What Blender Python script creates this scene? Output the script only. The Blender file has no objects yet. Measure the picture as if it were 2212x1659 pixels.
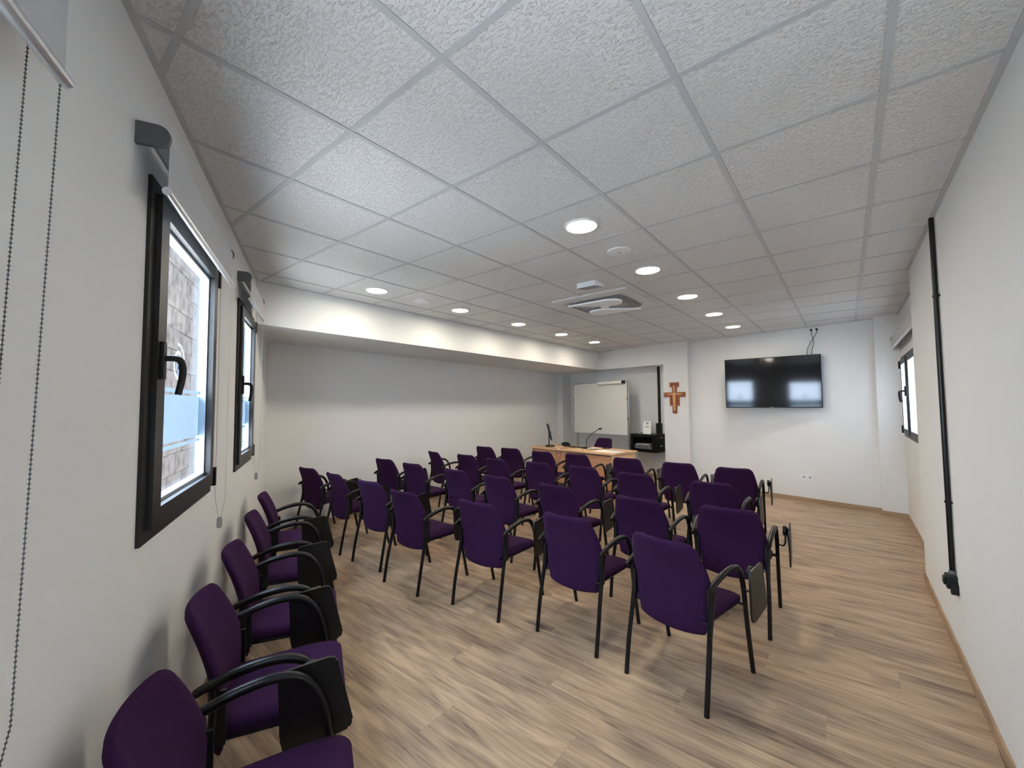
import bpy, bmesh, math, random
from mathutils import Vector, Matrix
random.seed(7)
D = bpy.data
SC = bpy.context.scene
COL = SC.collection
H = 2.775                                     # ceiling height

# ------------------------------------------------------------------ camera
R0 = Vector((0.7768954, 0.6295816, -0.0077782)); R0.normalize()
FW = Vector((-0.6285286, 0.7762079, 0.0495279)); FW.normalize()
UP = R0.cross(FW); UP.normalize()
cam = D.cameras.new('camera'); camo = D.objects.new('camera', cam); COL.objects.link(camo)
cam.sensor_width = 36.0; cam.lens = 889.84 / 2212 * 36.0; cam.clip_start = 0.02; cam.clip_end = 200
M = Matrix((R0, UP, -FW)).transposed().to_4x4(); M.translation = Vector((1.6439, -0.3177, H - 1.1972))
camo.matrix_world = M
SC.camera = camo

# ------------------------------------------------------------------ light and exposure
SC.view_settings.view_transform = 'Standard'; SC.view_settings.look = 'None'
SC.view_settings.gamma = 1.0; SC.view_settings.use_curve_mapping = False
SC.view_settings.exposure = 1.05
W = D.worlds.new('sky'); SC.world = W; W.use_nodes = True
bg = W.node_tree.nodes['Background']; bg.inputs[0].default_value = (0.69, 0.81, 1.0, 1); bg.inputs[1].default_value = 13.5
sun = D.lights.new('sun', 'SUN'); suno = D.objects.new('sun', sun); COL.objects.link(suno)
sun.energy = 13.0; sun.angle = 0.02; sun.color = (1.0, 0.93, 0.84)
sd = Vector((-0.25, 0.50, 1.15)); sd.normalize()
suno.rotation_euler = sd.to_track_quat('Z', 'Y').to_euler(); suno.location = (0, 0, 12)
LAMP = 66.0                                     # emission of the downlight diffusers

# ------------------------------------------------------------------ node materials
def mat(name, col, rough=0.6, metal=0.0, spec=0.5, var=0.0, scale=20.0, bump=0.0, bscale=200.0, sheen=0.0, stretch=(1, 1, 1), coat=0.0):
    m = D.materials.new(name); m.use_nodes = True; nt = m.node_tree; b = nt.nodes['Principled BSDF']
    b.inputs['Roughness'].default_value = rough; b.inputs['Metallic'].default_value = metal
    b.inputs['Specular IOR Level'].default_value = spec
    if coat: b.inputs['Coat Weight'].default_value = coat
    if sheen:
        b.inputs['Sheen Weight'].default_value = sheen; b.inputs['Sheen Roughness'].default_value = 0.4
        b.inputs['Sheen Tint'].default_value = (col[0] * 3 + .1, col[1] * 3 + .1, col[2] * 3 + .1, 1)
    tc = nt.nodes.new('ShaderNodeTexCoord'); mp = nt.nodes.new('ShaderNodeMapping'); mp.inputs['Scale'].default_value = stretch
    nt.links.new(tc.outputs['Object'], mp.inputs[0])
    nz = nt.nodes.new('ShaderNodeTexNoise'); nz.inputs['Scale'].default_value = scale; nz.inputs['Detail'].default_value = 4
    nt.links.new(mp.outputs[0], nz.inputs['Vector'])
    cr = nt.nodes.new('ShaderNodeValToRGB')
    cr.color_ramp.elements[0].position = 0.3; cr.color_ramp.elements[1].position = 0.7
    cr.color_ramp.elements[0].color = [max(0, c * (1 - var)) for c in col] + [1]
    cr.color_ramp.elements[1].color = [min(1, c * (1 + var)) for c in col] + [1]
    nt.links.new(nz.outputs[0], cr.inputs[0]); nt.links.new(cr.outputs[0], b.inputs['Base Color'])
    if bump:
        n2 = nt.nodes.new('ShaderNodeTexNoise'); n2.inputs['Scale'].default_value = bscale; n2.inputs['Detail'].default_value = 3
        nt.links.new(mp.outputs[0], n2.inputs['Vector'])
        bp = nt.nodes.new('ShaderNodeBump'); bp.inputs['Strength'].default_value = bump; bp.inputs['Distance'].default_value = 0.002
        nt.links.new(n2.outputs[0], bp.inputs['Height']); nt.links.new(bp.outputs[0], b.inputs['Normal'])
    return m

M_wall = mat('white_wall_paint', (0.74, 0.745, 0.74), 0.85, var=0.012, scale=3, bump=0.12, bscale=260)
M_base = mat('oak_baseboard', (0.37, 0.25, 0.155), 0.5, var=0.18, scale=6, stretch=(1, 1, 12))
M_alu = mat('anthracite_aluminium', (0.013, 0.012, 0.0125), 0.45, var=0.1)
M_alug = mat('grey_aluminium', (0.33, 0.38, 0.42), 0.35, metal=0.3)
M_black = mat('black_tube_paint', (0.004, 0.004, 0.005), 0.33, spec=0.35)
M_blackp = mat('black_plastic', (0.006, 0.007, 0.008), 0.5, spec=0.35)
M_tab = mat('dark_laminate_tablet', (0.005, 0.0045, 0.004), 0.40, spec=0.45, var=0.2, bump=0.15, bscale=300)
M_fab = mat('purple_woven_fabric', (0.033, 0.011, 0.042), 0.95, spec=0.06, var=0.22, scale=420, bump=0.5, bscale=900, sheen=0.14)
M_grid = mat('grey_tee_bar', (0.50, 0.51, 0.52), 0.45)
M_dsk = mat('beech_laminate', (0.66, 0.35, 0.20), 0.42, var=0.14, scale=5, stretch=(2, 14, 14))
M_dskf = mat('beech_laminate_edge', (0.66, 0.42, 0.23), 0.4, var=0.1, scale=5, stretch=(2, 14, 14))
M_white = mat('white_plastic', (0.78, 0.79, 0.80), 0.35)
M_paper = mat('white_paper', (0.84, 0.84, 0.82), 0.8, var=0.01)
M_yel = mat('yellow_note', (0.85, 0.72, 0.30), 0.8)
M_wb = mat('whiteboard_enamel', (0.70, 0.69, 0.65), 0.35, var=0.02)
M_chrome = mat('brushed_steel', (0.55, 0.55, 0.55), 0.3, metal=0.9)
M_litwhite = mat('window_lit_white_plastic', (0.90, 0.92, 0.95), 0.3)  # window light on the tilted covers, put into a brighter, bluer white
M_dimwhite = mat('dimmed_white_plastic', (0.62, 0.61, 0.59), 0.4)  # same white plastic greyed in colour, for the less lit panel
M_gray = mat('grey_plastic', (0.115, 0.125, 0.13), 0.5)
M_grayl = mat('light_grey_plastic', (0.42, 0.43, 0.44), 0.5)
M_screen = mat('black_glass_screen', (0.004, 0.004, 0.005), 0.07, spec=0.5)
M_blind = mat('grey_blind_fabric', (0.50, 0.51, 0.53), 0.85, var=0.03, scale=300, bump=0.2, bscale=700)
M_rail = mat('satin_aluminium_bar', (0.66, 0.67, 0.70), 0.28, metal=0.75)
M_ext = mat('darkened_limestone', (0.034, 0.0285, 0.0255), 0.95, spec=0.0, var=0.35, scale=2.2, bump=0.8, bscale=22)  # pale stone coloured far too dark, to hold down its daylight brightness
M_ground = mat('pale_paving', (0.62, 0.60, 0.56), 0.95, var=0.1, scale=2)
M_red = mat('dark_red_wood', (0.23, 0.05, 0.025), 0.5, var=0.35, scale=60)
M_gold = mat('gilded_edge', (0.42, 0.22, 0.07), 0.4, var=0.3, scale=60)
M_tan = mat('pale_tan_inlay', (0.62, 0.36, 0.15), 0.5, var=0.2, scale=60)
M_mark = mat('grey_print', (0.12, 0.12, 0.13), 0.7)
M_louv = mat('louvre_shadow_grey', (0.25, 0.25, 0.26), 0.6)

def tile_material():
    m = D.materials.new('embossed_ceiling_tile'); m.use_nodes = True; nt = m.node_tree; b = nt.nodes['Principled BSDF']
    b.inputs['Roughness'].default_value = 0.42; b.inputs['Specular IOR Level'].default_value = 0.5
    b.inputs['Base Color'].default_value = (0.71, 0.705, 0.70, 1)
    tc = nt.nodes.new('ShaderNodeTexCoord'); mp = nt.nodes.new('ShaderNodeMapping'); mp.inputs['Scale'].default_value = (0.55, 1.25, 1)
    mp.inputs['Rotation'].default_value = (0, 0, 0.25)
    nt.links.new(tc.outputs['Object'], mp.inputs[0])
    nz = nt.nodes.new('ShaderNodeTexNoise'); nz.inputs['Scale'].default_value = 95; nz.inputs['Detail'].default_value = 1.2
    nz.inputs['Distortion'].default_value = 0.9
    nt.links.new(mp.outputs[0], nz.inputs['Vector'])
    cr = nt.nodes.new('ShaderNodeValToRGB'); e = cr.color_ramp.elements
    e[0].position = 0.53; e[0].color = (0, 0, 0, 1); e[1].position = 0.62; e[1].color = (1, 1, 1, 1)
    nt.links.new(nz.outputs[0], cr.inputs[0])
    bp = nt.nodes.new('ShaderNodeBump'); bp.inputs['Strength'].default_value = 0.9; bp.inputs['Distance'].default_value = 0.004
    nt.links.new(cr.outputs[0], bp.inputs['Height']); nt.links.new(bp.outputs[0], b.inputs['Normal'])
    return m
M_tile = tile_material()

def plank_material():
    m = D.materials.new('oak_vinyl_plank'); m.use_nodes = True; nt = m.node_tree; b = nt.nodes['Principled BSDF']
    b.inputs['Roughness'].default_value = 0.42; b.inputs['Specular IOR Level'].default_value = 0.4
    tc = nt.nodes.new('ShaderNodeTexCoord'); oi = nt.nodes.new('ShaderNodeObjectInfo')
    cb = nt.nodes.new('ShaderNodeCombineXYZ')
    mu = nt.nodes.new('ShaderNodeMath'); mu.operation = 'MULTIPLY'; mu.inputs[1].default_value = 37
    nt.links.new(oi.outputs['Random'], mu.inputs[0]); nt.links.new(mu.outputs[0], cb.inputs[2])
    nt.links.new(mu.outputs[0], cb.inputs[0])
    ad = nt.nodes.new('ShaderNodeVectorMath'); ad.operation = 'ADD'
    nt.links.new(tc.outputs['Object'], ad.inputs[0]); nt.links.new(cb.outputs[0], ad.inputs[1])
    def layer(sc, x, y, det):
        mp = nt.nodes.new('ShaderNodeMapping'); mp.inputs['Scale'].default_value = (x, y, 1)
        nt.links.new(ad.outputs[0], mp.inputs[0])
        n = nt.nodes.new('ShaderNodeTexNoise'); n.inputs['Scale'].default_value = sc; n.inputs['Detail'].default_value = det
        n.inputs['Distortion'].default_value = 0.6
        nt.links.new(mp.outputs[0], n.inputs['Vector']); return n
    a = layer(2.2, 1.0, 6.0, 5); c = layer(5.0, 0.8, 14.0, 6)
    mx = nt.nodes.new('ShaderNodeMix'); mx.inputs[0].default_value = 0.38
    nt.links.new(a.outputs[0], mx.inputs[2]); nt.links.new(c.outputs[0], mx.inputs[3])
    cr = nt.nodes.new('ShaderNodeValToRGB'); e = cr.color_ramp.elements
    e[0].position = 0.33; e[0].color = (0.17, 0.11, 0.08, 1)
    e[1].position = 0.62; e[1].color = (0.52, 0.37, 0.24, 1)
    k = cr.color_ramp.elements.new(0.46); k.color = (0.345, 0.24, 0.16, 1)
    nt.links.new(mx.outputs[0], cr.inputs[0])
    hs = nt.nodes.new('ShaderNodeHueSaturation')
    mr = nt.nodes.new('ShaderNodeMapRange'); mr.inputs['To Min'].default_value = 0.93; mr.inputs['To Max'].default_value = 1.07
    nt.links.new(oi.outputs['Random'], mr.inputs[0]); nt.links.new(mr.outputs[0], hs.inputs['Value'])
    nt.links.new(cr.outputs[0], hs.inputs['Color']); nt.links.new(hs.outputs[0], b.inputs['Base Color'])
    bp = nt.nodes.new('ShaderNodeBump'); bp.inputs['Strength'].default_value = 0.15; bp.inputs['Distance'].default_value = 0.001
    nt.links.new(c.outputs[0], bp.inputs['Height']); nt.links.new(bp.outputs[0], b.inputs['Normal'])
    return m
M_plank = plank_material()

def glass_material():
    m = D.materials.new('window_glass'); m.use_nodes = True; nt = m.node_tree; nt.nodes.clear()
    o = nt.nodes.new('ShaderNodeOutputMaterial'); t = nt.nodes.new('ShaderNodeBsdfTransparent'); g = nt.nodes.new('ShaderNodeBsdfGlossy')
    g.inputs['Roughness'].default_value = 0.03; t.inputs[0].default_value = (0.93, 0.96, 0.97, 1)
    lw = nt.nodes.new('ShaderNodeLayerWeight'); pw_ = nt.nodes.new('ShaderNodeMath'); pw_.operation = 'POWER'; pw_.inputs[1].default_value = 5
    nt.links.new(lw.outputs['Facing'], pw_.inputs[0]); fr = nt.nodes.new('ShaderNodeMapRange'); fr.inputs['To Min'].default_value = 0.03; fr.inputs['To Max'].default_value = 0.25
    nt.links.new(pw_.outputs[0], fr.inputs[0])
    mx = nt.nodes.new('ShaderNodeMixShader')
    nt.links.new(fr.outputs[0], mx.inputs[0]); nt.links.new(t.outputs[0], mx.inputs[1]); nt.links.new(g.outputs[0], mx.inputs[2]); nt.links.new(mx.outputs[0], o.inputs[0])
    return m
def film_material():
    m = D.materials.new('frosted_window_film'); m.use_nodes = True; nt = m.node_tree; nt.nodes.clear()
    o = nt.nodes.new('ShaderNodeOutputMaterial'); t = nt.nodes.new('ShaderNodeBsdfTransparent'); g = nt.nodes.new('ShaderNodeBsdfTranslucent')
    g.inputs[0].default_value = (0.14, 0.145, 0.15, 1); t.inputs[0].default_value = (0.7, 0.85, 1, 1)
    mx = nt.nodes.new('ShaderNodeMixShader'); mx.inputs[0].default_value = 0.75
    nt.links.new(t.outputs[0], mx.inputs[1]); nt.links.new(g.outputs[0], mx.inputs[2]); nt.links.new(mx.outputs[0], o.inputs[0])
    return m
def lamp_material():
    m = D.materials.new('lit_diffuser'); m.use_nodes = True; b = m.node_tree.nodes['Principled BSDF']
    b.inputs['Base Color'].default_value = (0.9, 0.9, 0.9, 1)
    b.inputs['Emission Color'].default_value = (1.0, 0.90, 0.73, 1); b.inputs['Emission Strength'].default_value = LAMP
    return m
M_glass = glass_material(); M_film = film_material(); M_lamp = lamp_material()
def frost_material():
    m = D.materials.new('frosted_glass'); m.use_nodes = True; nt = m.node_tree; nt.nodes.clear()
    o = nt.nodes.new('ShaderNodeOutputMaterial'); g = nt.nodes.new('ShaderNodeBsdfTranslucent'); g.inputs[0].default_value = (0.60, 0.62, 0.64, 1)
    nt.links.new(g.outputs[0], o.inputs[0]); return m
M_frost = frost_material()
M_rackglass = mat('smoked_glass', (0.02, 0.02, 0.02), 0.08)

# ------------------------------------------------------------------ mesh helpers
def link(name, bm, m, parent=None, smooth=False, loc=None, rotz=None):
    me = D.meshes.new(name); bmesh.ops.recalc_face_normals(bm, faces=bm.faces); bm.to_mesh(me); bm.free()
    me.materials.append(m)
    if smooth:
        for p in me.polygons: p.use_smooth = True
        if smooth != 'all': me.set_sharp_from_angle(angle=0.7)
    o = D.objects.new(name, me); COL.objects.link(o)
    if parent: o.parent = parent
    if loc is not None: o.location = loc
    if rotz is not None: o.rotation_euler = (0, 0, rotz)
    return o
def tag(o, label, cat, group=None, kind=None):
    o['label'] = label; o['category'] = cat
    if group: o['group'] = group
    if kind: o['kind'] = kind
    return o
def empty(name, loc=(0, 0, 0), rz=0):
    o = D.objects.new(name, None); COL.objects.link(o); o.location = loc; o.rotation_euler = (0, 0, rz); o.empty_display_size = 0.1
    return o
def bx(bm, x0, x1, y0, y1, z0, z1, f=None, bevel=0.0):
    vs = [Vector((x, y, z)) for x in (x0, x1) for y in (y0, y1) for z in (z0, z1)]
    if f: vs = [f(*v) for v in vs]
    v = [bm.verts.new(p) for p in vs]
    fs = []
    for a in ((0, 1, 3, 2), (4, 6, 7, 5), (0, 4, 5, 1), (2, 3, 7, 6), (0, 2, 6, 4), (1, 5, 7, 3)):
        fs.append(bm.faces.new([v[i] for i in a]))
    if bevel > 0:
        es = set(e for q in fs for e in q.edges)
        bmesh.ops.bevel(bm, geom=list(es), offset=bevel, segments=2, affect='EDGES', profile=0.6)
def box(name, m, parent, *a, f=None, bevel=0.0, smooth=False):
    bm = bmesh.new(); bx(bm, *a, f=f, bevel=bevel); return link(name, bm, m, parent, smooth=smooth)
def prism(bm, poly, z0, z1, f=None):
    g = f or (lambda x, y, z: Vector((x, y, z)))
    a = [bm.verts.new(g(x, y, z0)) for x, y in poly]; b = [bm.verts.new(g(x, y, z1)) for x, y in poly]
    bm.faces.new(a[::-1]); bm.faces.new(b); n = len(poly)
    for i in range(n): bm.faces.new((a[i], a[(i + 1) % n], b[(i + 1) % n], b[i]))
def smoothpath(pts, n=6):
    P = [Vector(p) for p in pts]; out = []
    for i in range(len(P) - 1):
        p0 = P[max(i - 1, 0)]; p1 = P[i]; p2 = P[i + 1]; p3 = P[min(i + 2, len(P) - 1)]
        for k in range(n):
            t = k / n; t2 = t * t; t3 = t2 * t
            out.append(0.5 * ((2 * p1) + (-p0 + p2) * t + (2 * p0 - 5 * p1 + 4 * p2 - p3) * t2 + (-p0 + 3 * p1 - 3 * p2 + p3) * t3))
    out.append(P[-1]); return out
def tube(bm, pts, r, seg=10, r2=None):
    P = [Vector(p) for p in pts]; rings = []; prev = None
    for i, p in enumerate(P):
        d = (P[min(i + 1, len(P) - 1)] - P[max(i - 1, 0)]).normalized()
        if prev is None:
            a = Vector((1, 0, 0)) if abs(d.x) < 0.9 else Vector((0, 1, 0)); u = d.cross(a).normalized()
        else: u = (prev - d * prev.dot(d)).normalized()
        prev = u; v = d.cross(u); rr = r if not callable(r) else r(i / (len(P) - 1))
        rings.append([bm.verts.new(p + (u * math.cos(2 * math.pi * k / seg) + v * math.sin(2 * math.pi * k / seg)) * rr) for k in range(seg)])
    for a, b in zip(rings, rings[1:]):
        for k in range(seg): bm.faces.new((a[k], a[(k + 1) % seg], b[(k + 1) % seg], b[k]))
    bm.faces.new(rings[0][::-1]); bm.faces.new(rings[-1])
def lathe(bm, prof, seg=32, f=None):
    g = f or (lambda x, y, z: Vector((x, y, z))); rings = []
    for r, z in prof:
        rings.append([bm.verts.new(g(max(r, 1e-4) * math.cos(2 * math.pi * k / seg), max(r, 1e-4) * math.sin(2 * math.pi * k / seg), z)) for k in range(seg)])
    for a, b in zip(rings, rings[1:]):
        for k in range(seg): bm.faces.new((a[k], a[(k + 1) % seg], b[(k + 1) % seg], b[k]))
    bm.faces.new(rings[0][::-1]); bm.faces.new(rings[-1])
def rrect(w, h, r, n=5, cx=0, cy=0):
    out = []
    for qx, qy, a0 in ((1, 1, 0), (-1, 1, 90), (-1, -1, 180), (1, -1, 270)):
        for k in range(n + 1):
            a = math.radians(a0 + 90 * k / n); out.append((cx + qx * (w / 2 - r) + r * math.cos(a), cy + qy * (h / 2 - r) + r * math.sin(a)))
    return out
def clip(poly, hs):
    for (nx, ny, c) in hs:                      # keep nx*x+ny*y <= c
        out = []
        for i in range(len(poly)):
            p = poly[i]; q = poly[(i + 1) % len(poly)]
            a = nx * p[0] + ny * p[1] - c; b = nx * q[0] + ny * q[1] - c
            if a <= 0: out.append(p)
            if a * b < 0:
                t = a / (a - b); out.append((p[0] + t * (q[0] - p[0]), p[1] + t * (q[1] - p[1])))
        poly = out
        if len(poly) < 3: return []
    return poly
def area(p): return abs(sum(p[i][0] * p[(i + 1) % len(p)][1] - p[(i + 1) % len(p)][0] * p[i][1] for i in range(len(p)))) / 2
def struct(name, label=None):
    o = empty(name); o['kind'] = 'structure'
    if label: o['label'] = label
    o['category'] = name.split('_')[0]
    return o

# ------------------------------------------------------------------ room frame
A0 = Vector((0.031, -0.139, 0)); LD = Vector((-0.902, 0.432, 0)).normalized(); LN = Vector((LD.y, -LD.x, 0))   # left wall: along, inward
def L(s, o, z): return A0 + LD * s + LN * o + Vector((0, 0, z))
BK = -0.2                                        # slope of the far wall
def B(x, off, z): return Vector((x, off + BK * x, z))      # point on far wall parallel
FX = 2.135; WX = 2.245; STEP = 4.87
def beige(y): return -3.80 - 0.047 * (y - 1.65)
def soffx(y): return -2.67 - 0.018 * (y - 1.2)
hs_left = (-LN.x, -LN.y, -(LN.x * A0.x + LN.y * A0.y))
hs_beige = (-1, -0.047, 3.80 - 0.047 * 1.65)
hs_soff = (-1, -0.018, 2.67 - 0.018 * 1.2)
hs_back = (0.2, 1, 8.25); hs_backf = (0.2, 1, 8.0)

# floor
fl = struct('floor', 'oak-look vinyl plank floor of the meeting room')
outline = clip([(-6, -3), (WX, -3), (WX, 10), (-6, 10)], [hs_left, hs_beige, hs_back])
bm = bmesh.new(); prism(bm, outline, -0.15, -0.006)
link('subfloor', bm, M_base, fl)
PW = 0.225; PL = 1.52; j = 0; y = -1.25
while y < 8.9:
    x = -4.6 + (j * 0.61) % PL - PL
    while x < WX + 0.2:
        g = 0.0003
        q = [(x + g, y + g), (x + PL - g, y + g), (x + PL - g, y + PW - g), (x + g, y + PW - g)]
        hs = [hs_left, hs_beige, hs_back]
        hs.append((1, 0, FX if y + PW / 2 < STEP else WX))
        q = clip(q, hs)
        if len(q) >= 3 and area(q) > 0.004:
            bm = bmesh.new(); cx = sum(p[0] for p in q) / len(q); cy = sum(p[1] for p in q) / len(q)
            prism(bm, [(p[0] - cx, p[1] - cy) for p in q], -0.006, 0.0)
            link('plank', bm, M_plank, fl, loc=(cx, cy, 0))
        x += PL
    y += PW; j += 1

# ceiling: slab, tee bars, tiles
ce = struct('ceiling', 'suspended ceiling of white embossed square tiles in a grey grid')
bm = bmesh.new(); prism(bm, clip([(-4.8, -3), (2.55, -3), (2.55, 9.4), (-4.8, 9.4)], [(-LN.x, -LN.y, -(LN.x * A0.x + LN.y * A0.y) + .07)]), H + 0.201, H + 0.35); link('slab', bm, M_wall, ce)
HS = [hs_left, hs_soff, (0.2, 1, 8.02)]
def tshape(x0, x1, y0, y1, z0, z1, name, m):
    q = [(x0, y0), (x1, y0), (x1, y1), (x0, y1)]
    q = clip(q, HS + [(1, 0, FX + .004 if (y0 + y1) / 2 < STEP else WX + .004)])
    if len(q) < 3 or area(q) < 0.0004: return
    cx = sum(p[0] for p in q) / len(q); cy = sum(p[1] for p in q) / len(q); bm = bmesh.new()
    prism(bm, [(p[0] - cx, p[1] - cy) for p in q], z0, z1); link(name, bm, m, ce, loc=(cx, cy, 0))
T = 0.6; hb = 0.012
for a in range(-5, 4):
    for b in range(-3, 15):
        if (a, b) in ((-1, 6),) : pass
        tshape(a * T + hb, (a + 1) * T - hb, b * T + hb, (b + 1) * T - hb, H + 0.004, H + 0.02, 'ceiling_tile', M_tile)
for a in range(-4, 4):
    for (y0, y1) in ((-1.3, STEP), (STEP, 8.6)): tshape(a * T - hb, a * T + hb, y0, y1, H, H + 0.03, 'tee_bar', M_grid)
for b in range(-2, 15):
    tshape(-3.2, 2.3, b * T - hb, b * T + hb, H + 0.0012, H + 0.03, 'tee_bar', M_grid)
# perimeter angle
def strip(name, p, q, w, z0, z1, m, parent):
    p = Vector(p); q = Vector(q); d = (q - p).normalized(); n = Vector((-d.y, d.x, 0)) * w
    bm = bmesh.new(); prism(bm, [(p.x, p.y), (q.x, q.y), (q.x + n.x, q.y + n.y), (p.x + n.x, p.y + n.y)], z0, z1)
    return link(name, bm, m, parent)
strip('wall_angle', L(2.99, 0, 0), L(-2.33, 0, 0), 0.022, H - 0.002, H + 0.02, M_grid, ce)
strip('wall_angle', (FX, -1.1, 0), (FX, STEP, 0), 0.024, H - 0.002, H + 0.02, M_grid, ce)
strip('wall_angle', (WX, STEP, 0), (WX, 7.38, 0), 0.024, H - 0.002, H + 0.02, M_grid, ce)
strip('wall_angle', (soffx(8.4), 8.4, 0), (soffx(1.2), 1.2, 0), 0.018, H - 0.002, H + 0.02, M_grid, ce)
strip('wall_angle', B(1.98, 8.0, 0), B(-.72, 8.0, 0), 0.018, H - 0.002, H + 0.02, M_grid, ce)

# ---- left wall with window openings
WIN = [(-1.75, -0.575, 1.11, 2.38), (0.256, 1.275, 1.111, 2.383), (2.04, 2.86, 1.105, 2.38)]
wl = struct('wall_left', 'white window wall on the left')
TH = 0.055
bm = bmesh.new(); s0 = -2.36; ztop = H + 0.2
def lb(bm, a, b, z0, z1, o0=-TH, o1=0.0): bx(bm, a, b, o0, o1, z0, z1, f=lambda s, o, z: L(s, o, z))
cur = s0
for (a, b, z0, z1) in WIN:
    lb(bm, cur, a, -0.15, ztop); lb(bm, a, b, -0.15, z0); lb(bm, a, b, z1, ztop); cur = b
lb(bm, cur, 4.75, -0.15, ztop)
link('wall_panel', bm, M_wall, wl)
# ---- right wall (near part) and recessed window part
wr = struct('wall_right', 'white right wall stepping back to a window recess')
bm = bmesh.new(); bx(bm, FX, FX + 0.4, -1.6, STEP, -0.15, ztop)
link('wall_panel', bm, M_wall, wr)
RW = (5.62, 7.225, 1.12, 2.165)
bm = bmesh.new()
bx(bm, WX, WX + 0.26, STEP, RW[0], -0.15, ztop); bx(bm, WX, WX + 0.26, RW[1], 8.4, -0.15, ztop)
bx(bm, WX, WX + 0.26, RW[0], RW[1], -0.15, RW[2]); bx(bm, WX, WX + 0.26, RW[0], RW[1], RW[3], ztop)
link('recess_panel', bm, M_wall, wr)
# ---- far wall: recess with tv, pillar right, column left, lintel, alcove
wb = struct('wall_back', 'white far wall with column, alcove and television recess')
def backprism(name, x0, x1, o0, o1, z0, z1, m=M_wall, par=wb):
    bm = bmesh.new(); bx(bm, x0, x1, o0, o1, z0, z1, f=lambda x, o, z: B(x, o, z)); return link(name, bm, m, par)
backprism('wall_panel', -0.74, 2.6, 8.0, 8.3, -0.15, ztop)
backprism('pillar', 1.985, 2.6, 7.85, 8.0, -0.15, ztop)
backprism('column', -1.215, -0.715, 7.85, 8.5, -0.15, ztop)
backprism('lintel', -4.6, -1.215, 7.85, 8.25, 2.365, ztop)
backprism('alcove_panel', -4.8, -0.9, 8.25, 8.5, -0.15, ztop)
backprism('corner_pilaster', -4.6, -3.955, 7.85, 8.25, -0.15, 2.365)
# ---- beige wall and soffit
wq = struct('wall_side', 'long plain cream side wall under the soffit')
bm = bmesh.new(); prism(bm, [(beige(1.4), 1.4), (beige(9.2), 9.2), (beige(9.2) - .25, 9.2), (beige(1.4) - .25, 1.4)], -0.15, ztop); link('wall_panel', bm, M_wall, wq)
sf = struct('trim_1', 'white boxed soffit running along the side wall')
q = clip([(-4.6, -1), (3, -1), (3, 10), (-4.6, 10)], [hs_left, (1, 0.018, -2.67 + 0.018 * 1.2), (0.2, 1, 7.86), (-1, -0.047, 3.80 - 0.047 * 1.65)])
bm = bmesh.new(); prism(bm, q, 2.362, ztop); link('soffit_box', bm, M_wall, sf)
# ---- baseboards
def baseb(name, p, q, w=0.012, h=0.062):
    o = empty(name); o['kind'] = 'structure'; o['category'] = 'baseboard'; o['label'] = 'oak baseboard strip along the ' + name.split('_')[1] + ' wall'
    strip('board', p, q, w, 0, h, M_base, o); return o
baseb('baseboard_left', L(4.40, 0, 0), L(-2.33, 0, 0))
b1 = baseb('baseboard_right', (FX, -1.12, 0), (FX, STEP, 0))
strip('board', (WX, STEP, 0), (WX, 7.38, 0), 0.012, 0, 0.062, M_base, b1)
strip('board', (FX - .012, STEP, 0), (WX, STEP, 0), 0.012, 0, 0.062, M_base, b1)
b2 = baseb('baseboard_back', B(1.985, 8.0, 0), B(-.715, 8.0, 0))
strip('board', B(2.245, 7.85, 0), B(1.973, 7.85, 0), 0.012, 0, 0.062, M_base, b2)
strip('board', B(1.985, 7.85, 0) + Vector((0, 0, 0)), B(1.985, 8.0, 0), 0.012, 0, 0.062, M_base, b2)
strip('board', B(-.703, 7.85, 0), B(-1.215, 7.85, 0), 0.012, 0, 0.062, M_base, b2)
strip('board', B(-1.215, 8.25, 0), B(-3.955, 8.25, 0), 0.012, 0, 0.062, M_base, b2)
baseb('baseboard_side', (beige(8.5), 8.5, 0), (beige(1.75), 1.75, 0))

# ------------------------------------------------------------------ windows
def ring(bm, a, b, z0, z1, w, o0, o1, F, wl_=None, wr_=None, wt=None, wb_=None):
    l = wl_ or w; r = wr_ or w; t = wt or w; u = wb_ or w
    bx(bm, a, a + l, o0, o1, z0, z1, f=F); bx(bm, b - r, b, o0, o1, z0, z1, f=F)
    bx(bm, a + l, b - r, o0, o1, z1 - t, z1, f=F); bx(bm, a + l, b - r, o0, o1, z0, z0 + u, f=F)
def handle(parent, F, s, z, o):
    h = empty('handle'); h.parent = parent
    bm = bmesh.new(); bx(bm, s - .017, s + .017, o, o + .014, z - .075, z + .06, f=F, bevel=0.004); link('handle_plate', bm, M_blackp, h, smooth=True)
    bm = bmesh.new(); P = smoothpath([F(s, o + .01, z), F(s, o + .045, z), F(s + .006, o + .060, z - .015), F(s + .010, o + .062, z - .06), F(s + .004, o + .052, z - .13)], 6)
    tube(bm, P, lambda t: .0105 + .001 * math.sin(t * 3), 10); link('handle_grip', bm, M_blackp, h, smooth=True)
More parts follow.
